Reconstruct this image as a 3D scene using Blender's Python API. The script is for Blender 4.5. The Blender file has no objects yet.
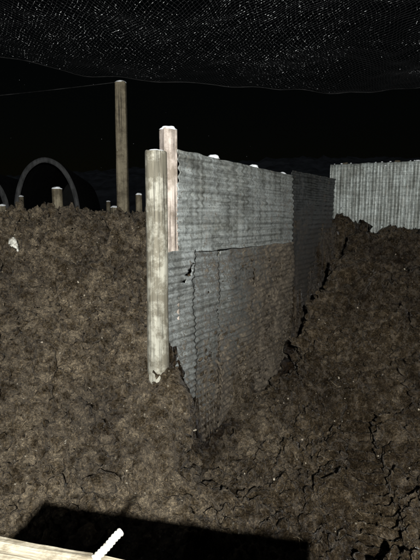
import bpy, bmesh, math, random
import numpy as np
from mathutils import Vector, Matrix, noise
random.seed(7); np.random.seed(7)
S = bpy.context.scene
C = S.collection

# ------------------------------------------------------------------ helpers
def new_mat(name):
    m = bpy.data.materials.new(name); m.use_nodes = True
    nt = m.node_tree
    return m, nt, nt.nodes['Principled BSDF']
def N(nt, t, **kw):
    n = nt.nodes.new(t)
    for k, v in kw.items(): setattr(n, k, v)
    return n
def ramp(nt, fac, stops):
    r = nt.nodes.new('ShaderNodeValToRGB'); nt.links.new(fac, r.inputs[0])
    el = r.color_ramp.elements
    while len(el) < len(stops): el.new(0.5)
    for e, (p, c) in zip(el, stops):
        e.position = p
        e.color = (c, c, c, 1) if not hasattr(c, '__len__') else (*c, 1)
    return r
def mixc(nt, fac, a, b, mode='MIX'):
    m = nt.nodes.new('ShaderNodeMix'); m.data_type = 'RGBA'; m.blend_type = mode
    for sock, v in ((m.inputs[0], fac), (m.inputs[6], a), (m.inputs[7], b)):
        if isinstance(v, (int, float)): sock.default_value = v
        elif isinstance(v, tuple): sock.default_value = (*v, 1)
        else: nt.links.new(v, sock)
    return m.outputs[2]
def math_(nt, op, a, b=0.0, clamp=False):
    m = nt.nodes.new('ShaderNodeMath'); m.operation = op; m.use_clamp = clamp
    for i, v in enumerate((a, b)):
        if isinstance(v, (int, float)): m.inputs[i].default_value = v
        else: nt.links.new(v, m.inputs[i])
    return m.outputs[0]
def noise_n(nt, vec, scale, detail=6, rough=0.6, dist=0.0):
    n = N(nt, 'ShaderNodeTexNoise'); n.inputs['Scale'].default_value = scale
    n.inputs['Detail'].default_value = detail; n.inputs['Roughness'].default_value = rough
    n.inputs['Distortion'].default_value = dist
    nt.links.new(vec, n.inputs['Vector']); return n.outputs['Fac']
def coords(nt, scale=(1, 1, 1)):
    tc = nt.nodes.new('ShaderNodeTexCoord'); mp = nt.nodes.new('ShaderNodeMapping')
    mp.inputs['Scale'].default_value = scale
    nt.links.new(tc.outputs['Object'], mp.inputs['Vector']); return mp.outputs['Vector']
def bump(nt, bs, h, strength, dist):
    b = nt.nodes.new('ShaderNodeBump'); b.inputs['Strength'].default_value = strength
    b.inputs['Distance'].default_value = dist
    nt.links.new(h, b.inputs['Height']); nt.links.new(b.outputs[0], bs.inputs['Normal'])
def fast_mesh(name, co, quads, mat, smooth=False):
    me = bpy.data.meshes.new(name)
    co = np.asarray(co, dtype=np.float32); quads = np.asarray(quads, dtype=np.int32)
    k = quads.shape[1]
    me.vertices.add(len(co)); me.vertices.foreach_set('co', co.ravel())
    me.loops.add(quads.size); me.loops.foreach_set('vertex_index', quads.ravel())
    me.polygons.add(len(quads)); me.polygons.foreach_set('loop_start', np.arange(0, quads.size, k, dtype=np.int32))
    me.update(calc_edges=True); me.validate()
    if smooth: me.polygons.foreach_set('use_smooth', np.ones(len(me.polygons), bool))
    me.materials.append(mat)
    return me
def obj(name, me, parent=None, loc=None, rot=None):
    o = bpy.data.objects.new(name, me); C.objects.link(o)
    if parent: o.parent = parent
    if loc: o.location = loc
    if rot: o.rotation_euler = rot
    return o
def empty(name, loc=(0, 0, 0), rot=(0, 0, 0)):
    o = obj(name, None, None, loc, rot); o.empty_display_size = .2; return o
def sstep(a, b, x):
    t = np.clip((x - a) / (b - a), 0, 1); return t * t * (3 - 2 * t)

# ------------------------------------------------------------------ materials
def soil_material(name, dark=1.0, crumbs=True):
    m, nt, bs = new_mat(name)
    v = coords(nt)
    big = noise_n(nt, v, 1.6, 4, .65)
    mid = noise_n(nt, v, 12, 5, .82, .2)
    fine = noise_n(nt, v, 85, 4, .82)
    c1 = ramp(nt, mid, [(.35, (.034*dark, .026*dark, .0165*dark)), (.5, (.108*dark, .085*dark, .055*dark)), (.65, (.25*dark, .205*dark, .140*dark))])
    c2 = ramp(nt, fine, [(.34, (.28, .265, .25)), (.53, (.95, .93, .89)), (.67, (2.4, 2.3, 2.05))])
    c = mixc(nt, 1.0, c1.outputs[0], c2.outputs[0], 'MULTIPLY')
    h = math_(nt, 'ADD', math_(nt, 'MULTIPLY', mid, 1.4), math_(nt, 'MULTIPLY', fine, .75))
    if crumbs:
        n = N(nt, 'ShaderNodeTexVoronoi'); n.inputs['Scale'].default_value = 36; nt.links.new(v, n.inputs['Vector'])
        sep = N(nt, 'ShaderNodeSeparateColor'); nt.links.new(n.outputs['Color'], sep.inputs[0])
        fl = math_(nt, 'MULTIPLY', ramp(nt, sep.outputs[0], [(.88, 0.0), (.92, 1.0)]).outputs[0], ramp(nt, n.outputs['Distance'], [(.16, 1.0), (.28, 0.0)]).outputs[0])
        fl = math_(nt, 'MULTIPLY', fl, ramp(nt, fine, [(.42, 0.0), (.52, 1.0)]).outputs[0])
        c = mixc(nt, fl, c, (.48, .44, .35))
    big2 = ramp(nt, big, [(.38, (.42, .40, .38)), (.58, (1.12, 1.12, 1.12))])
    c = mixc(nt, .8, c, big2.outputs[0], 'MULTIPLY')
    at = N(nt, 'ShaderNodeAttribute', attribute_name='damp_shade')
    c = mixc(nt, at.outputs['Fac'], c, mixc(nt, 1.0, c, (.17, .135, .105), 'MULTIPLY'))  # wet soil on the right, plus shade painted along the wall
    nt.links.new(c, bs.inputs['Base Color'])
    rr = ramp(nt, math_(nt, 'ADD', mid, math_(nt, 'MULTIPLY', at.outputs['Fac'], -.16)), [(.40, .18), (.56, .8)]); nt.links.new(rr.outputs[0], bs.inputs['Roughness'])
    bump(nt, bs, h, 1.0, .042)
    return m
M_soil = soil_material('wet_soil')
M_clod = soil_material('clod_soil', 1.05, False)

def wood_material(name, a, b, streak=(30, 30, 1.5), stain=.38, crack=(60, 60, .9)):
    m, nt, bs = new_mat(name)
    v = coords(nt, streak); v2 = coords(nt)
    g = noise_n(nt, v, 1.5, 6, .7, .4); s = noise_n(nt, v2, 7, 6, .7)
    cr = ramp(nt, g, [(.28, tuple(x*.35 for x in a)), (.45, a), (.7, b)])
    st = ramp(nt, s, [(stain, (.33, .30, .25)), (.58, (1, 1, 1))])
    c = mixc(nt, .85, cr.outputs[0], st.outputs[0], 'MULTIPLY')
    ck = ramp(nt, noise_n(nt, coords(nt, crack), 1.0, 3, .5, .2), [(.34, (.12, .10, .08)), (.40, (1, 1, 1))])
    c = mixc(nt, .9, c, ck.outputs[0], 'MULTIPLY')
    nt.links.new(c, bs.inputs['Base Color']); bs.inputs['Roughness'].default_value = .8
    bump(nt, bs, g, .7, .006)
    return m
M_wood = wood_material('weathered_post_wood', (.26, .255, .21), (.45, .44, .37), stain=.45)
M_wood2 = wood_material('pinkish_post_wood', (.38, .33, .29), (.58, .52, .46))
M_wood3 = wood_material('far_post_wood', (.16, .138, .09), (.26, .225, .155))
M_plank = wood_material('plank_wood', (.34, .30, .22), (.56, .52, .41), (1.5, 26, 26), .46, (.9, 60, 60))

m, nt, bs = new_mat('snow'); M_snow = m
bs.inputs['Base Color'].default_value = (.8, .84, .87, 1); bs.inputs['Roughness'].default_value = .6
v = coords(nt); bump(nt, bs, noise_n(nt, v, 60, 3), .5, .004)

def metal_material(name, base, mud_p, mud_z, mud_off, metallic=.35, blotk=.7, mud=1.0, sc=.65):
    m, nt, bs = new_mat(name)
    v = coords(nt)
    sx = nt.nodes.new('ShaderNodeSeparateXYZ'); nt.links.new(v, sx.inputs[0])
    n1 = noise_n(nt, v, 2.2, 7, .72, .8); n2 = noise_n(nt, v, 24, 5, .8)
    n3 = noise_n(nt, coords(nt, (16, 16, 1.1)), 1.0, 5, .75, .3)
    n5 = noise_n(nt, coords(nt, (1.2, 14, 40)), 1.0, 4, .75, .3)
    c = ramp(nt, n2, [(.3, tuple(x*.40 for x in base)), (.55, base), (.78, tuple(min(1, x*1.35) for x in base))]).outputs[0]
    streak = ramp(nt, n3, [(.42, (.28, .26, .23)), (.58, (1, 1, 1))])
    c = mixc(nt, sc, c, streak.outputs[0], 'MULTIPLY')
    hs = ramp(nt, n5, [(.38, (.34, .33, .32)), (.54, (1, 1, 1))])
    c = mixc(nt, .6, c, hs.outputs[0], 'MULTIPLY')
    blot = ramp(nt, n1, [(.38, (.38, .36, .32)), (.58, (1, 1, 1))])
    c = mixc(nt, blotk, c, blot.outputs[0], 'MULTIPLY')
    ru = math_(nt, 'MULTIPLY', ramp(nt, n3, [(.55, 0.0), (.66, 1.0)]).outputs[0], ramp(nt, n2, [(.45, 0.0), (.6, .75)]).outputs[0])
    c = mixc(nt, ru, c, (.16, .105, .06))
    a = math_(nt, 'MULTIPLY', sx.outputs[0], mud_p)
    b = math_(nt, 'MULTIPLY', sx.outputs[2], -mud_z)
    s = math_(nt, 'ADD', math_(nt, 'ADD', a, b), mud_off)
    s = math_(nt, 'ADD', s, math_(nt, 'MULTIPLY', math_(nt, 'SUBTRACT', n1, .5), 2.2))
    s = math_(nt, 'ADD', s, math_(nt, 'MULTIPLY', math_(nt, 'SUBTRACT', n2, .5), 2.4))
    s = math_(nt, 'ADD', s, math_(nt, 'MULTIPLY', math_(nt, 'SUBTRACT', n3, .5), 1.2))
    mk = ramp(nt, s, [(.40, 0.0), (.60, .6), (.9, .97)]).outputs[0]
    mudc = ramp(nt, n2, [(.34, tuple(x*mud for x in (.026, .020, .013))), (.5, tuple(x*mud for x in (.09, .07, .046))), (.68, tuple(x*mud for x in (.24, .20, .14)))]).outputs[0]
    c = mixc(nt, mk, c, mudc)
    nt.links.new(c, bs.inputs['Base Color'])
    mt = math_(nt, 'MULTIPLY', math_(nt, 'SUBTRACT', 1.0, mk), metallic)
    nt.links.new(mt, bs.inputs['Metallic'])
    nt.links.new(math_(nt, 'ADD', math_(nt, 'MULTIPLY', mk, .3), .42), bs.inputs['Roughness'])
    h = math_(nt, 'ADD', math_(nt, 'MULTIPLY', n2, .25), math_(nt, 'MULTIPLY', mk, math_(nt, 'MULTIPLY', n2, 2.8)))
    bump(nt, bs, h, .9, .016)
    return m
M_up = metal_material('galvanised_sheet', (.47, .515, .51), .14, .0, -.02, .2, .8)
M_low = metal_material('muddy_galvanised_sheet', (.44, .48, .48), .52, .44, .52, .2, .8)
M_dark = metal_material('dark_sheet', (.10, .11, .115), .05, .95, 1.80, .3, mud=.25)  # base and mud both darker than on the other sheets
M_white = metal_material('pale_fence_sheet', (.64, .71, .69), 0.0, .70, 1.15, .1, .6, sc=.7)

# ------------------------------------------------------------------ terrain
WS = np.array([-.32, 3.08]); WD = np.array([.545, .839]); WN = np.array([.839, -.545])
def base_h(X, Y):
    rx, ry = X - WS[0], Y - WS[1]
    p = rx * WD[0] + ry * WD[1]; q = rx * WN[0] + ry * WN[1]
    L = np.interp(Y, [0, 1.2, 2.15, 2.5, 3.0, 3.6, 4.15, 4.5, 5.5, 8, 12, 400], [.0, -.1, -.24, -.02, .58, 1.08, 1.47, 1.56, 1.53, 1.35, 1.2, 1.2])
    L = L + .10 * np.clip(-X - 1.2, 0, 1.5) * sstep(2.3, 3.0, Y) * (1 - sstep(4.0, 4.6, Y))
    R = np.interp(p, [-9, .6, 1.15, 1.6, 2.5, 3.1, 3.7, 4.3, 8, 400], [-.29, -.29, -.17, .06, .64, 1.0, 1.27, 1.3, 1.2, 1.2])
    R = R + .14 * np.clip(q - 1.3, 0, 2) * sstep(0, 1, p)
    R = R + .30 * np.exp(-((p - 2.5) / .5) ** 2 - ((q - .50) / .22) ** 2) + .20 * np.exp(-((p - 1.7) / .3) ** 2 - ((q - .6) / .22) ** 2)
    F = np.interp(p, [-9, .5, 1.2, 2.2, 3.0, 3.8, 5, 400], [-.31, -.29, -.20, -.05, .18, .8, 1.2, 1.2])
    k = sstep(.18, .33, q + .06 * np.sin(p * 7) + .03 * np.sin(p * 17))
    G = F + (np.maximum(R, F) - F) * np.where(p > .8, k, 1.0)
    b = p + 1.5 * q
    w = 1 - sstep(-.02, .50, b + .05 * np.sin(Y * 23) * (q > .02))
    w = np.where(q < -.02, np.maximum(w, sstep(.02, .07, -q)), w)
    far = sstep(8, 12, p)
    H = w * L + (1 - w) * G
    return H * (1 - far) + 1.2 * far, p, q
def axis(lo, hi, fine, out_lo, out_hi):
    mids = list(fine)
    a = []; s = .03; x = lo
    while x > out_lo: x -= s; s *= 1.22; a.append(x)
    b = []; s = .03; x = hi
    while x < out_hi: x += s; s *= 1.22; b.append(x)
    return np.array(a[::-1] + mids + b)
xs = axis(-2.9, 3.9, list(np.arange(-2.9, 3.9, .0115)), -350, 350)
ys = axis(1.95, 7.4, list(np.arange(1.95, 4.7, .0105)) + list(np.arange(4.7, 7.4, .022)), -60, 500)
X, Y = np.meshgrid(xs, ys)
H, Pp, Qq = base_h(X, Y)
def blur(A, n):
    for _ in range(n):
        A = (A + np.roll(A, 1, 0) + np.roll(A, -1, 0) + np.roll(A, 1, 1) + np.roll(A, -1, 1)) / 5
    return A
inn = (np.abs(X - .4) < 3.2) & (Y > 2.0) & (Y < 7.2) & ~((np.abs(Qq) < .12) & (Pp > -.1))
H = np.where(inn, blur(H, 14), H)
tx0, ty0, tx1, ty1 = .90, 2.1, 1.30, 3.75
tl = math.hypot(tx1 - tx0, ty1 - ty0); tdx, tdy = (tx1 - tx0) / tl, (ty1 - ty0) / tl
ts = (X - tx0) * tdx + (Y - ty0) * tdy; tq = (X - tx0) * tdy - (Y - ty0) * tdx
intr = sstep(.17, .13, np.abs(tq)) * sstep(0, .1, ts) * sstep(tl + .1, tl - .15, ts)
intr2 = sstep(.15, .11, np.abs(tq - .52)) * sstep(0, .1, ts) * sstep(tl - .1, tl - .4, ts)
rut = np.clip(np.sin(ts * 2 * np.pi / .105 + 1.2 * np.sin(tq * 9)), -.4, .8)
H = H + intr * (-.06 + .055 * rut) + .06 * np.exp(-((np.abs(tq) - .20) / .05) ** 2) * sstep(0, .1, ts) * sstep(tl + .1, tl - .2, ts)
H = H + intr2 * (-.03 + .030 * rut)
trackmask = np.maximum(intr, intr2 * .8)
gy = np.gradient(H, ys, axis=0); gx = np.gradient(H, xs, axis=1)
nl = np.sqrt(gx**2 + gy**2 + 1); NX, NY, NZ = -gx / nl, -gy / nl, 1 / nl
near = (X > -3.2) & (X < 4.2) & (Y > 1.7) & (Y < 8.0)
D = np.zeros_like(H)
idx = np.argwhere(near)
nz = noise
O1, O2, O3 = Vector((9, 3, 1)), Vector((2, 8, 5)), Vector((5, 5, 5))
for i, j in idx:
    x = X[i, j]; y = Y[i, j]
    P = Vector((x, y, H[i, j]))
    a = nz.fractal(P * 2.2, .9, 2.1, 3) * .125
    W = P + nz.noise_vector(P * 5) * .08 + nz.noise_vector(P * 22) * .018
    v1, p1 = nz.voronoi(W * 5.5); v2, p2 = nz.voronoi(W * 14.0)
    g = .5 + .5 * nz.noise(P * 2.3 + O3); g2 = .5 + .5 * nz.noise(P * 3.1 + O2)
    e1 = min(1.0, (v1[1] - v1[0]) * 2.2); e2 = min(1.0, (v2[1] - v2[0]) * 1.9)
    r1 = abs(nz.cell(p1[0] * 7.3)); r2 = abs(nz.cell(p2[0] * 5.1 + O1))
    g = max(0, min(1, (g - .30) * 3.5)); g2 = max(0, min(1, (g2 - .28) * 3.5))
    c1 = (math.sqrt(e1) - .35) * .125 * g * (.3 + r1)
    c2 = (math.sqrt(e2) - .35) * .070 * g2 * (.25 + r2)
    f = nz.fractal(P * 26, .6, 2.1, 4) * .030
    k = 1 - .88 * trackmask[i, j]
    D[i, j] = a * k + c1 * k + c2 * k + f * (1 - .5 * trackmask[i, j])
wallk = np.where((np.abs(Qq) < .12) & (Pp > .0) & (Pp < 3.9), .35, 1.0)
D *= wallk
co = np.stack([X + NX * D, Y + NY * D, H + NZ * D], -1).reshape(-1, 3)
ny, nx = X.shape
ii = np.arange(ny * nx).reshape(ny, nx)
q4 = np.stack([ii[:-1, :-1], ii[:-1, 1:], ii[1:, 1:], ii[1:, :-1]], -1).reshape(-1, 4)
damp_shade = np.exp(-np.clip(Qq - .14, 0, 9) ** 2 / .22 ** 2) * sstep(1.4, 1.9, Pp) * sstep(3.9, 3.4, Pp) * (Qq > -.02)  # shade painted into the gap between wall and right mound
damp_shade = np.maximum(damp_shade, .95 * np.exp(-((Qq) / .20) ** 2) * sstep(-.25, .1, Pp) * sstep(1.2, .7, Pp) * (Qq > -.02))  # shade painted into the hollow at the near foot of the wall
damp_shade = np.maximum(damp_shade, .56 * sstep(-.1, .9, X + .25 * np.sin(Y * 3)))
gm = fast_mesh('ground', co, q4, M_soil, True)
at = gm.attributes.new('damp_shade', 'FLOAT', 'POINT'); at.data.foreach_set('value', damp_shade.astype(np.float32).ravel())
obj('ground', gm)
near_pts = co.reshape(ny, nx, 3)
def ground_ij(x, y):
    return min(ny - 1, int(np.searchsorted(ys, y))), min(nx - 1, int(np.searchsorted(xs, x)))
def ground_at(x, y):
    i, j = ground_ij(x, y); return near_pts[i, j]

# ---- clods and stones (each mass is one object)
def ico(sub=1):
    bm = bmesh.new(); bmesh.ops.create_icosphere(bm, subdivisions=sub, radius=1)
    v = np.array([x.co[:] for x in bm.verts]); f = np.array([[x.index for x in p.verts] for p in bm.faces]); bm.free(); return v, f
IV, IF = ico(2); IV3, IF3 = ico(3)
def shapes(base, n):
    out = []
    for _ in range(n):
        off = np.array([random.uniform(-99, 99) for _ in range(3)])
        d = np.array([1 + .65 * nz.noise(Vector(a * 1.3 + off)) + .40 * nz.noise(Vector(a * 3.0 + off)) + .2 * nz.noise(Vector(a * 7 + off)) for a in base])
        out.append(base * d[:, None])
    return out
SH = shapes(IV, 60); SH3 = shapes(IV3, 30)
def scatter(name, n, smin, smax, mat, power=2.5, lift=.3, box=(-2.85, 3.85, 2.0, 6.8), flat=.75, smooth=True, big=False):
    vs, fs, dm = [], [], []; cnt = 0; base = SH3 if big else SH; F_ = IF3 if big else IF; nv_ = len(base[0])
    while cnt < n:
        x = random.uniform(box[0], box[1]); y = random.uniform(box[2], box[3])
        if random.random() > min(1, 3.3 / y): continue
        if random.random() > .55 + 1.3 * nz.noise(Vector((x * 1.6, y * 1.6, 3))): continue
        i, j = ground_ij(x, y); g = near_pts[i, j]; rx, ry = g[0] - WS[0], g[1] - WS[1]
        if trackmask[i, j] > .3 and random.random() < .9: continue
        s = smin + (smax - smin) * random.random() ** power
        p = rx * WD[0] + ry * WD[1]; q = rx * WN[0] + ry * WN[1]
        if abs(q) < .04 + s and -.1 < p < 3.8: continue
        R = np.array(Matrix.Rotation(random.uniform(0, 6.3), 3, Vector((random.random(), random.random(), random.random() + .1)).normalized()))
        sc = np.array([random.uniform(.7, 1.3), random.uniform(.7, 1.2), flat])
        vs.append((random.choice(base) * sc) @ R.T * s + g + np.array([0, 0, s * lift])); fs.append(F_ + cnt * nv_); cnt += 1
        dm.append(np.full(nv_, damp_shade[i, j]))
    me = fast_mesh(name, np.concatenate(vs), np.concatenate(fs), mat, smooth)
    a_ = me.attributes.new('damp_shade', 'FLOAT', 'POINT'); a_.data.foreach_set('value', np.concatenate(dm).astype(np.float32))
    return obj(name, me)
scatter('soil_clods', 14000, .005, .040, M_clod, 2.8, .5)
scatter('soil_lumps', 650, .03, .09, M_clod, 2.2, .3, big=True)
m, nt, bs = new_mat('pale_stone'); M_stone = m
v = coords(nt); nn = noise_n(nt, v, 40, 5, .7)
nt.links.new(ramp(nt, nn, [(.35, (.10, .08, .055)), (.65, (.38, .34, .26))]).outputs[0], bs.inputs['Base Color'])
bs.inputs['Roughness'].default_value = .75; bump(nt, bs, nn, .6, .004)
scatter('stones', 500, .003, .013, M_stone, 2.5, .5)
g = ground_at(-1.66, 3.8)
vv = SH3[3] * np.array([.045, .038, .060]) + g + np.array([0, -.03, .03])
M_pale, nt, bs = new_mat('white_stone'); bs.inputs['Roughness'].default_value = .7
v = coords(nt); nn = noise_n(nt, v, 30, 5, .7); bump(nt, bs, nn, .8, .01)
nt.links.new(ramp(nt, nn, [(.38, (.14, .12, .09)), (.55, (.5, .5, .45))]).outputs[0], bs.inputs['Base Color'])
obj('white_rock', fast_mesh('white_rock', vv, IF3, M_pale, False))
M_straw, nt, bs = new_mat('straw_roots'); v = coords(nt)
nt.links.new(ramp(nt, noise_n(nt, v, 9), [(.35, (.06, .045, .03)), (.65, (.26, .21, .13))]).outputs[0], bs.inputs['Base Color'])
vs, fs = [], []; n0 = 0
for _ in range(320):
    x = random.uniform(-2.8, 3.4); y = random.uniform(2.1, 5.6)
    g = ground_at(x, y); rx, ry = g[0]-WS[0], g[1]-WS[1]
    if abs(rx*WN[0]+ry*WN[1]) < .15 and rx*WD[0]+ry*WD[1] > -.1: continue
    L = random.uniform(.03, .10); a = random.uniform(0, 6.3); r = random.uniform(.0008, .002); k = random.uniform(-1.5, 1.5)
    pt = g + np.array([0, 0, .006]); pts = []
    for s in range(5):
        pts.append(pt.copy()); a += k * .3
        nxt = pt + np.array([math.cos(a), math.sin(a), 0]) * L / 4
        gg = ground_at(nxt[0], nxt[1]); nxt[2] = max(gg[2] + .004, pt[2] - .015); pt = nxt
    for s, q in enumerate(pts):
        for t in range(3):
            an = t * 2.094; vs.append(q + np.array([math.cos(an) * r * -math.sin(a), math.cos(an) * r * math.cos(a), math.sin(an) * r]))
    for s in range(4):
        for t in range(3):
            fs.append([n0 + s*3 + t, n0 + s*3 + (t+1) % 3, n0 + s*3 + 3 + (t+1) % 3, n0 + s*3 + 3 + t])
    n0 += 15
obj('roots_and_straw', fast_mesh('roots', vs, fs, M_straw))

# ------------------------------------------------------------------ corrugated sheets
def sheet_mesh(name, p0, p1, z0, z1, mat, vertical=False, pitch=.058, amp=.006, seed=0, holes=(), off=0.0, bulge=.02, edge=.012, topdrop=None):
    step = pitch / 8
    if not vertical:
        ps = np.arange(p0, p1 + 1e-6, .02); zs = np.arange(z0, z1 + 1e-6, step)
    else:
        ps = np.arange(p0, p1 + 1e-6, step); zs = np.arange(z0, z1 + 1e-6, .06)
    PP, ZZ = np.meshgrid(ps, zs)
    co = np.zeros((*PP.shape, 3)); nj = len(ps); ni = len(zs)
    for i in range(ni):
        for j in range(nj):
            p, z = PP[i, j], ZZ[i, j]
            b = nz.noise(Vector((p * 1.3, z * 1.6, seed))) * bulge + nz.noise(Vector((p * 5, z * 5, seed + 7))) * bulge * .45 + nz.noise(Vector((p * 14, z * 14, seed + 9))) * bulge * .14
            w = nz.noise(Vector((p * 2.0, z * .5, seed + 3))) * .012
            ph = ((z + w) if not vertical else p) * 2 * math.pi / pitch
            pe = p; ze = z
            am = amp * (1 + .5 * nz.noise(Vector((p * 4, z * 4, seed + 11))))
            if not vertical:
                if j < 2 or j > nj - 3: pe += nz.noise(Vector((z * 6, seed, round(p)))) * edge
                ed = min(j, nj - 1 - j) * .02
                b += .014 * math.exp(-ed / .04) * nz.noise(Vector((z * 5, seed + 2, 4 if j < nj / 2 else 8)))
            if i < 2 or i > ni - 3: ze += nz.noise(Vector((p * 6, seed + 5, round(z)))) * edge * .8
            if topdrop: ze += topdrop * (p - p0) / (p1 - p0)
            co[i, j] = (pe, off + am * math.sin(ph) + b, ze)
    ii = np.arange(ni * nj).reshape(ni, nj)
    q = np.stack([ii[:-1, :-1], ii[:-1, 1:], ii[1:, 1:], ii[1:, :-1]], -1).reshape(-1, 4)
    keep = np.ones(len(q), bool)
    cp = PP[:-1, :-1].ravel(); cz = ZZ[:-1, :-1].ravel()
    for (hp, hz, hr, hs) in holes:
        d = np.sqrt(((cp - hp) / hs) ** 2 + (cz - hz) ** 2)
        jit = np.array([nz.noise(Vector((x * 40, y * 40, hp * 9))) for x, y in zip(cp, cz)]) * hr * .9
        keep &= ~(d < hr + jit)
    return fast_mesh(name, co.reshape(-1, 3), q[keep], mat, True)
PHI = math.atan2(WD[1], WD[0])
wall = empty('corrugated_metal_wall', (WS[0], WS[1], 0), (0, 0, PHI))
def sheet(nm, parent, *a, **k):
    o = obj(nm, sheet_mesh(nm, *a, **k), parent)
    sd = o.modifiers.new('thick', 'SOLIDIFY'); sd.thickness = .002
    return o
sheet('upper_sheet', wall, .16, 2.24, 1.325, 2.052, M_up, amp=.0075, seed=1, off=-.008, bulge=.026, topdrop=-.03)
sheet('lower_sheet_near', wall, -.015, .345, -.42, 1.345, M_low, pitch=.052, seed=2, off=-.018, bulge=.035, edge=.016,
      holes=((.27, 1.17, .022, 1.2), (.325, 1.10, .034, .5), (.31, 1.22, .022, .6), (.22, 1.11, .016, 1.0)))
sheet('lower_sheet_mid', wall, .335, .725, -.42, 1.325, M_low, pitch=.052, seed=3, off=.002, bulge=.035, edge=.014,
      holes=((.345, 1.16, .03, .5), (.36, 1.02, .02, .6), (.55, .98, .01, 1.0)))
sheet('lower_sheet_far', wall, .70, 2.33, -.35, 1.31, M_low, pitch=.052, seed=4, off=-.014, bulge=.08, edge=.016)
sheet('dark_end_sheet', wall, 2.26, 3.75, .1, 2.085, M_dark, seed=5, off=.03, bulge=.05)
vs, fs = [], []; c = 0
while c < 1100:
    p = random.uniform(.2, 2.25); z = random.uniform(-.3, 1.2)
    if random.random() > np.clip(.35 * p + .45 * (.8 - z) - .25 + .9 * nz.noise(Vector((p * 3, z * 3, 1))), 0, 1): continue
    s = .004 + .016 * random.random() ** 3
    vs.append(random.choice(SH) * np.array([1.5, .4, .9]) * s + np.array([p, -.026 + random.uniform(-.01, .01), z])); fs.append(IF + c * len(IV)); c += 1
me = fast_mesh('stuck_mud', np.concatenate(vs), np.concatenate(fs), M_clod, True)
a_ = me.attributes.new('damp_shade', 'FLOAT', 'POINT'); a_.data.foreach_set('value', np.full(len(me.vertices), .2, np.float32))
obj('stuck_mud', me, wall)

def post_mesh(name, r, z0, z1, mat, seed=0, square=False, lean=(0, 0), seg=28):
    bm = bmesh.new(); rings = []
    zs = list(np.linspace(z0, z1 - .012, 26)) + [z1 - .004, z1]
    for k, z in enumerate(zs):
        t = (z - z0) / (z1 - z0); ring = []
        rr = r * (1.04 - .07 * t)
        if k == len(zs) - 2: rr *= .975
        if k == len(zs) - 1: rr *= .91
        for s in range(seg):
            a = 2 * math.pi * s / seg
            q = rr
            if square: q = rr * min(1.0 / max(abs(math.cos(a)), abs(math.sin(a))), 1.30)
            q *= 1 + .045 * nz.noise(Vector((math.cos(a) * 1.6, math.sin(a) * 1.6, z * 2.2 + seed))) + .025 * nz.noise(Vector((math.cos(a) * 5, math.sin(a) * 5, z * .8 + seed)))
            zz = z + (.014 * nz.noise(Vector((math.cos(a), math.sin(a), seed))) if k > len(zs) - 3 else 0)
            ring.append(bm.verts.new((q * math.cos(a) + lean[0] * t, q * math.sin(a) + lean[1] * t, zz)))
        rings.append(ring)
    for a, b in zip(rings[:-1], rings[1:]):
        for s in range(seg): bm.faces.new((a[s], a[(s+1) % seg], b[(s+1) % seg], b[s]))
    bm.faces.new(rings[-1])
    for f in bm.faces: f.smooth = True
    bm.faces.ensure_lookup_table(); bm.faces[-1].smooth = False
    me = bpy.data.meshes.new(name); bm.to_mesh(me); bm.free(); me.materials.append(mat); return me
def cap_mesh(name, r, h, seed=0):
    out = []
    for a in IV3:
        k = 1 + .22 * nz.noise(Vector(a * 1.7) + Vector((seed, 0, 0)))
        z = a[2] * h if a[2] > 0 else a[2] * h * .25
        out.append((a[0] * r * k, a[1] * r * k, z * k))
    return fast_mesh(name, out, IF3, M_snow, True)
def post(name, x, y, z0, z1, r, mat, seed=0, square=False, lean=(0, 0), snow=None, rotz=0):
    e = empty(name, (x, y, 0), (0, 0, rotz))
    obj('shaft', post_mesh('shaft', r, z0, z1, mat, seed, square, lean), e)
    if snow: obj('snow_cap', cap_mesh('snow_cap', r * snow[0], snow[1], seed), e, (lean[0], lean[1], z1 - .004))
    return e
post('wooden_fence_post', -.362, 2.985, -.3, 2.005, .073, M_wood, 1, snow=(.80, .016), lean=(.012, 0))
post('wooden_fence_post', -.292, 3.245, .2, 2.19, .053, M_wood2, 2, square=True, snow=(1.1, .025), rotz=.5)
for k, (p, zt, r) in enumerate(((.79, 2.05, .05), (1.50, 2.035, .05), (2.17, 2.015, .045))):
    x = WS[0] + WD[0] * p - WN[0] * .10; y = WS[1] + WD[1] * p - WN[1] * .10
    post('wooden_fence_post', x, y, .8, zt + .012, r, M_wood, 5 + k, snow=(1.05, .032))
post('net_support_pole', -1.25, 6.5, .9, 3.40, .075, M_wood3, 11, square=True, snow=(1.0, .03), lean=(.02, 0))
for k, (x, y, zt, r) in enumerate(((-2.08, 6.2, 1.95, .070), (-1.08, 6.9, 1.9, .05), (-3.3, 7.2, 1.74, .06), (-3.9, 9.4, 1.97, .05),
                                   (-1.55, 7.4, 1.72, .07), (-2.35, 10.5, 1.9, .05))):
    post('short_fence_post', x, y, .8, zt, r, M_wood3, 20 + k, snow=(1.0, .03))

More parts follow.
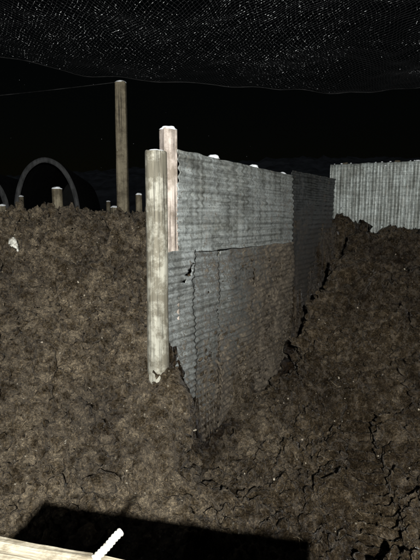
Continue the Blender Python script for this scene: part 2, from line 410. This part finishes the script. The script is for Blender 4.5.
# ------------------------------------------------------------------ pale corrugated fence on the right
fa = np.array([2.12, 8.0]); fb = np.array([5.6, 6.45]); fl = float(np.linalg.norm(fb - fa)); fd = (fb - fa) / fl
fence = empty('corrugated_metal_fence', (fa[0], fa[1], 0), (0, 0, math.atan2(fd[1], fd[0])))
n = 5; w = fl / n
for k in range(n):
    sheet('panel_%d' % (k + 1), fence, k * w - .02, (k + 1) * w + .02, .9, 2.47 + .02 * math.sin(k * 2.1), M_white, vertical=True, pitch=.105, amp=.020, seed=30 + k, off=.006 * (k % 2), bulge=.03)
M_rail, nt, bs = new_mat('rail_wood'); bs.inputs['Base Color'].default_value = (.25, .22, .17, 1)
v = coords(nt, (1, 20, 20)); bump(nt, bs, noise_n(nt, v, 3), .6, .01)
def box_mesh(name, sx, sy, sz, mat, bev=.004):
    bm = bmesh.new(); bmesh.ops.create_cube(bm, size=1)
    for v in bm.verts: v.co = Vector((v.co.x * sx, v.co.y * sy, v.co.z * sz))
    bmesh.ops.bevel(bm, geom=bm.edges[:], offset=bev, segments=2, affect='EDGES')
    me = bpy.data.meshes.new(name); bm.to_mesh(me); bm.free(); me.materials.append(mat); return me
obj('top_rail', box_mesh('top_rail', fl, .06, .08, M_rail), fence, (fl / 2, .095, 2.36))
for k in range(5):
    obj('fence_stake_%d' % (k + 1), post_mesh('stake', .05, .8, 2.5, M_wood3, 40 + k), fence, (.2 + k * .85, .19, 0))
vs, fs = [], []
for k in range(90):
    s = random.uniform(.005, .014); c = np.array([random.uniform(0, fl), random.uniform(-.01, .10), 2.41])
    if c[1] < .035: c[2] = 2.47
    vs.append(IV * s * np.array([1.6, 1, .7]) + c); fs.append(IF + k * len(IV))
obj('snow_crumbs', fast_mesh('snow_crumbs', np.concatenate(vs), np.concatenate(fs), M_snow, True), fence)

# ------------------------------------------------------------------ wooden platform + hose
pf = empty('wooden_platform', (-.575, 1.054, 0), (0, 0, math.atan2(-.238, 1.03)))
L = .998
def plank_mesh(sx, sy, sz, mat, seed):
    bm = bmesh.new(); bmesh.ops.create_grid(bm, x_segments=60, y_segments=6, size=.5)
    for v in bm.verts: v.co = Vector((v.co.x * sx, v.co.y * sy, sz / 2))
    r = bmesh.ops.extrude_face_region(bm, geom=bm.faces[:])
    for v in r['geom']:
        if isinstance(v, bmesh.types.BMVert): v.co.z = -sz / 2
    bmesh.ops.recalc_face_normals(bm, faces=bm.faces[:])
    for v in bm.verts:
        e = abs(v.co.y) / (sy / 2)
        v.co.y *= 1 + .07 * nz.noise(Vector((v.co.x * 7, seed, v.co.y * 3)))
        if v.co.z > 0: v.co.z += .003 * nz.noise(Vector((v.co.x * 9, v.co.y * 30, seed))) - (.007 if e > .9 else 0)
    me = bpy.data.meshes.new('plank'); bm.to_mesh(me); bm.free(); me.materials.append(mat)
    return me
for k in range(4):
    o = obj('deck_plank_%d' % (k + 1), plank_mesh(L + random.uniform(-.01, .01), .140, .035, M_plank, k * 7.3), pf, (L / 2, -.072 - k * .148, .772 + .001 * k))
    bv = o.modifiers.new('bev', 'BEVEL'); bv.width = .003; bv.segments = 2
obj('front_beam', box_mesh('beam', L - .06, .04, .14, M_rail), pf, (L / 2, -.05, .68))
obj('back_beam', box_mesh('beam2', L - .06, .04, .14, M_rail), pf, (L / 2, -.56, .68))
for k, (x, y) in enumerate(((.06, -.12), (L - .06, -.12), (.06, -.49), (L - .06, -.49))):
    obj('leg_%d' % (k + 1), box_mesh('leg', .07, .07, 1.15, M_rail), pf, (x, y, .175))
M_hose, nt, bs = new_mat('white_plastic_hose'); v = coords(nt)
nt.links.new(ramp(nt, noise_n(nt, v, 60), [(.38, (.22, .21, .18)), (.6, (.52, .53, .50))]).outputs[0], bs.inputs['Base Color']); bs.inputs['Roughness'].default_value = .4
pa = [Vector((-.272, .945, .800)), Vector((-.258, .955, .808)), Vector((-.243, .968, .818)), Vector((-.229, .982, .829)), Vector((-.216, .993, .836))]
cv = []
for k in range(len(pa) - 1):
    for t in range(14): cv.append(pa[k].lerp(pa[k + 1], t / 14))
cv.append(pa[-1])
vs, fs = [], []; seg = 16; dist = 0
for k, c in enumerate(cv):
    t = (cv[min(k + 1, len(cv) - 1)] - cv[max(k - 1, 0)]).normalized()
    if k: dist += (cv[k] - cv[k-1]).length
    u = t.cross(Vector((0, 0, 1))).normalized(); w_ = u.cross(t)
    r = .0076 + .0010 * math.sin(dist * 2 * math.pi / .0085)
    for s in range(seg):
        a = 2 * math.pi * s / seg; vs.append(c + u * (r * math.cos(a)) + w_ * (r * math.sin(a)))
for k in range(len(cv) - 1):
    for s in range(seg): fs.append([k*seg+s, k*seg+(s+1) % seg, (k+1)*seg+(s+1) % seg, (k+1)*seg+s])
o = obj('ribbed_hose', fast_mesh('hose', [tuple(x) for x in vs], fs, M_hose, True))
sd = o.modifiers.new('thick', 'SOLIDIFY'); sd.thickness = .002

# ------------------------------------------------------------------ overhead netting
M_net, nt, bs = new_mat('net_cord'); bs.inputs['Base Color'].default_value = (.025, .025, .027, 1); bs.inputs['Roughness'].default_value = .7
def net_z(x, y):
    z = 3.42 + .085 * (6.5 - y)
    z -= .048 * math.sin(min(1, max(0, (x + 1.25) / 6.5)) * math.pi)
    z += .09 * nz.noise(Vector((x * .55, y * .55, 2))) + .06 * nz.noise(Vector((x * 2.0, y * .9, 4)))
    z += .05 * math.cos((x + 1.25) * 1.7 + y * .4) * min(1, (6.6 - y) * .5)
    return z
def edge_y(x):
    if x < -1.25: return 6.55 - .62 * (-1.25 - x) + .10 * math.sin((-1.25 - x) * 2)
    return 6.55 + .1 * math.sin(min(1, (x + 1.25) / 7) * math.pi)
cell = .045; u0, u1, v0, v1 = -5.5, 7.0, 3.2, 7.0
ang = .10; ca, sa = math.cos(ang), math.sin(ang)
nu = int((u1 - u0) / cell); nv = int((v1 - v0) / (cell * .9))
pts = {}
for i in range(nu):
    for j in range(nv):
        u = u0 + i * cell + (cell * .5 if j % 2 else 0); vv_ = v0 + j * cell * .9
        x = u * ca - vv_ * sa + .5 + .10 * nz.noise(Vector((u * 1.3, vv_ * 1.3, 0))) + .03 * nz.noise(Vector((u * 6, vv_ * 6, 0)))
        y = vv_ + .12 * nz.noise(Vector((u * 1.1, vv_ * 1.1, 9))) + .03 * nz.noise(Vector((u * 5, vv_ * 5, 19))) + .03 * math.sin(u * 1.3)
        if y < edge_y(x): pts[(i, j)] = np.array([x, y, net_z(x, y)])
segs = []
for (i, j), P in pts.items():
    for di in ((0, 1) if j % 2 else (-1, 0)):
        Q = pts.get((i + di, j + 1))
        if Q is not None: segs.append((P, Q))
segs = np.array(segs); A = segs[:, 0]; B = segs[:, 1]
d = B - A; d /= np.linalg.norm(d, axis=1)[:, None]
up = np.array([0, 0, 1.0]); s1 = np.cross(d, up); s1 /= np.linalg.norm(s1, axis=1)[:, None]; s2 = np.cross(s1, d)
r = .0011; vs = []
for base in (A, B):
    for t in range(3):
        an = 2.094 * t; vs.append(base + s1 * (r * math.cos(an)) + s2 * (r * math.sin(an)))
vs = np.stack(vs, 1).reshape(-1, 3); nS = len(A); b0 = (np.arange(nS) * 6)[:, None]
fq = np.concatenate([b0 + np.array([[t, (t + 1) % 3, 3 + (t + 1) % 3, 3 + t]]) for t in range(3)])
net = empty('overhead_netting')
obj('net_mesh', fast_mesh('net_mesh', vs, fq, M_net), net)
OV = np.array([[1,0,0],[-1,0,0],[0,1,0],[0,-1,0],[0,0,1],[0,0,-1]], float); OF = np.array([[0,2,4],[2,1,4],[1,3,4],[3,0,4],[2,0,5],[1,2,5],[3,1,5],[0,3,5]])
M_ice, nt, bs = new_mat('ice_on_net'); bs.inputs['Roughness'].default_value = .4
v = coords(nt); nt.links.new(ramp(nt, noise_n(nt, v, 14, 2), [(.40, (.035, .035, .038)), (.52, (.15, .155, .16)), (.64, (.75, .77, .78))]).outputs[0], bs.inputs['Base Color'])
vs, fs = [], []; c = 0
for (i, j) in list(pts.keys()):
    P = pts[(i, j)]
    line = max(nz.noise(Vector(((i + j * .5) * .55, j * .05, 8))), nz.noise(Vector(((i - j * .5) * .45, j * .05, 18))))
    dens = .52 + 1.2 * nz.noise(Vector((P[0] * .7, P[1] * .7, 5))) + 1.0 * max(0, line) - .25 * max(0, P[1] - 5.2)
    for rep in range(2):
        if random.random() > dens: continue
        Q = pts.get((i + ((0, 1) if j % 2 else (-1, 0))[random.random() < .35], j + 1))
        if Q is None: continue
        dd = Q - P; ln = np.linalg.norm(dd); dd /= ln
        s = .0011 + .0038 * random.random() ** 3.0
        hl = random.uniform(.003, .45 * ln) * (1.0 if random.random() < .45 else .25)
        sd_ = np.cross(dd, up); sd_ /= np.linalg.norm(sd_); ud = np.cross(sd_, dd)
        V = OV[:, 0:1] * sd_ * s + OV[:, 1:2] * dd * max(hl, s) + OV[:, 2:3] * ud * s
        vs.append(V + P + dd * ln * (random.uniform(0, .9)) + np.array([0, 0, -.001])); fs.append(OF + c * 6); c += 1
obj('ice_grains', fast_mesh('ice_grains', np.concatenate(vs), np.concatenate(fs), M_ice), net)
M_rope, nt, bs = new_mat('rope'); v = coords(nt)
nt.links.new(ramp(nt, noise_n(nt, v, 5), [(.42, (.008, .008, .008)), (.7, (.04, .04, .04))]).outputs[0], bs.inputs['Base Color'])
bs.inputs['Specular IOR Level'].default_value = .15
def rope(name, P, r, parent):
    cu = bpy.data.curves.new(name, 'CURVE'); cu.dimensions = '3D'; cu.bevel_depth = r; cu.bevel_resolution = 2
    sp = cu.splines.new('POLY'); sp.points.add(len(P) - 1)
    for a, b in zip(sp.points, P): a.co = (*b, 1)
    cu.materials.append(M_rope); return obj(name, cu, parent)
rope('border_rope', [(x, edge_y(x), net_z(x, edge_y(x))) for x in np.arange(-6, 7.0, .1)], .004, net)
rope('guy_wire', [(-1.25 - t * 7, 6.5 + t * .8, 3.41 - .25 * t - .35 * t * (1 - t)) for t in np.linspace(0, 1, 40)], .004, net)

# ------------------------------------------------------------------ hoop greenhouses in the background
M_film, nt, bs = new_mat('greenhouse_film'); v = coords(nt)
nt.links.new(ramp(nt, noise_n(nt, v, 2, 6, .7), [(.35, (.006, .007, .007)), (.7, (.03, .032, .03))]).outputs[0], bs.inputs['Base Color']); bs.inputs['Roughness'].default_value = .7
M_end, nt, bs = new_mat('greenhouse_end_sheeting'); v = coords(nt)
nt.links.new(ramp(nt, noise_n(nt, coords(nt, (3, 3, 1)), 2, 6, .7), [(.35, (.07, .073, .073)), (.65, (.22, .225, .225))]).outputs[0], bs.inputs['Base Color']); bs.inputs['Roughness'].default_value = .8
def hoop_house(x, y, rot, W, Hh, Ln):
    e = empty('hoop_greenhouse', (x, y, 1.15), (0, 0, rot))
    def arch(w, h):
        return [(-math.cos(math.pi * k / 32) * w / 2, h * (max(0, math.sin(math.pi * k / 32)) ** .8)) for k in range(33)]
    prof = arch(W, Hh); inner = arch(W * .86, Hh * .93)
    vs = []
    for h in range(2):
        for (a, b) in prof: vs.append((a, h * Ln, b))
    fs = [[k, k + 1, 33 + k + 1, 33 + k] for k in range(32)]
    obj('film_cover', fast_mesh('film', vs, fs, M_film, True), e)
    vs = [(a, .0 + .02 * math.sin(k), b) for k, (a, b) in enumerate(prof)] + [(a, .0 + .02 * math.cos(k), b) for k, (a, b) in enumerate(inner)]
    o = obj('end_sheeting', fast_mesh('end', vs, fs, M_end, True), e); sd = o.modifiers.new('t', 'SOLIDIFY'); sd.thickness = .03
    vs = [(a, Ln - .02, b) for a, b in prof]; bm = bmesh.new(); bm.faces.new([bm.verts.new(q) for q in vs])
    me = bpy.data.meshes.new('back'); bm.to_mesh(me); bm.free(); me.materials.append(M_film); obj('back_film', me, e)
hoop_house(-5.55, 15.5, .16, 2.2, 2.35, 9)
hoop_house(-8.3, 15.8, .16, 2.6, 2.1, 9)

# ------------------------------------------------------------------ distant wooded hill
M_hill, nt, bs = new_mat('dark_hill'); v = coords(nt)
nt.links.new(ramp(nt, noise_n(nt, v, .25, 6, .7), [(.38, (.08, .085, .085)), (.62, (.20, .21, .22))]).outputs[0], bs.inputs['Base Color']); bs.inputs['Roughness'].default_value = 1
xs2 = np.linspace(-220, 260, 420); ys2 = np.linspace(60, 240, 60); vs = []
for y in ys2:
    for x in xs2:
        t = min(1, (y - 60) / 70)
        h = 11 + 3.0 * math.sin(x * .02 + 1) + 5 * nz.noise(Vector((x * .02, y * .02, 0)))
        vs.append((x, y, .6 + h * (t ** .8) * 1.1 + (nz.noise(Vector((x * .35, y * .35, 1))) * 1.0 + nz.noise(Vector((x * 1.3, y * 1.3, 3))) * .6) * min(1, t * 3)))
a, c2 = len(ys2), len(xs2); ii = np.arange(a * c2).reshape(a, c2)
obj('hills', fast_mesh('hills', vs, np.stack([ii[:-1, :-1], ii[:-1, 1:], ii[1:, 1:], ii[1:, :-1]], -1).reshape(-1, 4), M_hill, True))

# ------------------------------------------------------------------ snowflakes in the air
vs, fs = [], []
for k in range(45):
    y = random.uniform(3.5, 10); P = np.array([random.uniform(-.55, .6) * y, y, 1.6 + random.uniform(.06, .40) * y])
    s = random.uniform(.0010, .0024) * (y / 6) ** .5
    vs.append(OV * s + P); fs.append(OF + k * 6)
obj('snowflakes', fast_mesh('snowflakes', np.concatenate(vs), np.concatenate(fs), M_snow))

# ------------------------------------------------------------------ light
W = bpy.data.worlds.new('World'); S.world = W; W.use_nodes = True
nt = W.node_tree; bg = nt.nodes['Background']
sky = nt.nodes.new('ShaderNodeTexSky'); sky.sky_type = 'NISHITA'; sky.sun_disc = False
sky.sun_elevation = math.radians(3); sky.sun_rotation = math.radians(160)
nt.links.new(sky.outputs[0], bg.inputs[0]); bg.inputs[1].default_value = .0006
sp = bpy.data.lights.new('floodlight', 'SPOT'); sp.energy = 2050; sp.spot_size = math.radians(125); sp.spot_blend = .6
sp.shadow_soft_size = .04; sp.color = (1.0, .99, .955)
lo = bpy.data.objects.new('floodlight', sp); C.objects.link(lo); lo.location = (.12, -1.3, 2.235)
lo.rotation_euler = (Vector((-.2, 5.0, 1.2)) - lo.location).to_track_quat('-Z', 'Y').to_euler()
mo = bpy.data.lights.new('fill_sun', 'SUN'); mo.energy = .09; mo.angle = math.radians(.5); mo.color = (.8, .88, 1)  # dim sun lamp added as fill to lift the background
mm = bpy.data.objects.new('fill_sun', mo); C.objects.link(mm); mm.rotation_euler = (math.radians(55), 0, math.radians(-20))

# ------------------------------------------------------------------ camera
cam = bpy.data.cameras.new('Camera'); cam.sensor_fit = 'VERTICAL'; cam.sensor_height = 32; cam.lens = 25.6
cam.clip_start = .05; cam.clip_end = 2000
co_ = bpy.data.objects.new('Camera', cam); C.objects.link(co_); co_.location = (0, 0, 1.6); co_.rotation_euler = (math.radians(90 - 8.3), 0, 0)
S.camera = co_
S.view_settings.view_transform = 'Standard'; S.view_settings.look = 'None'; S.view_settings.exposure = 0
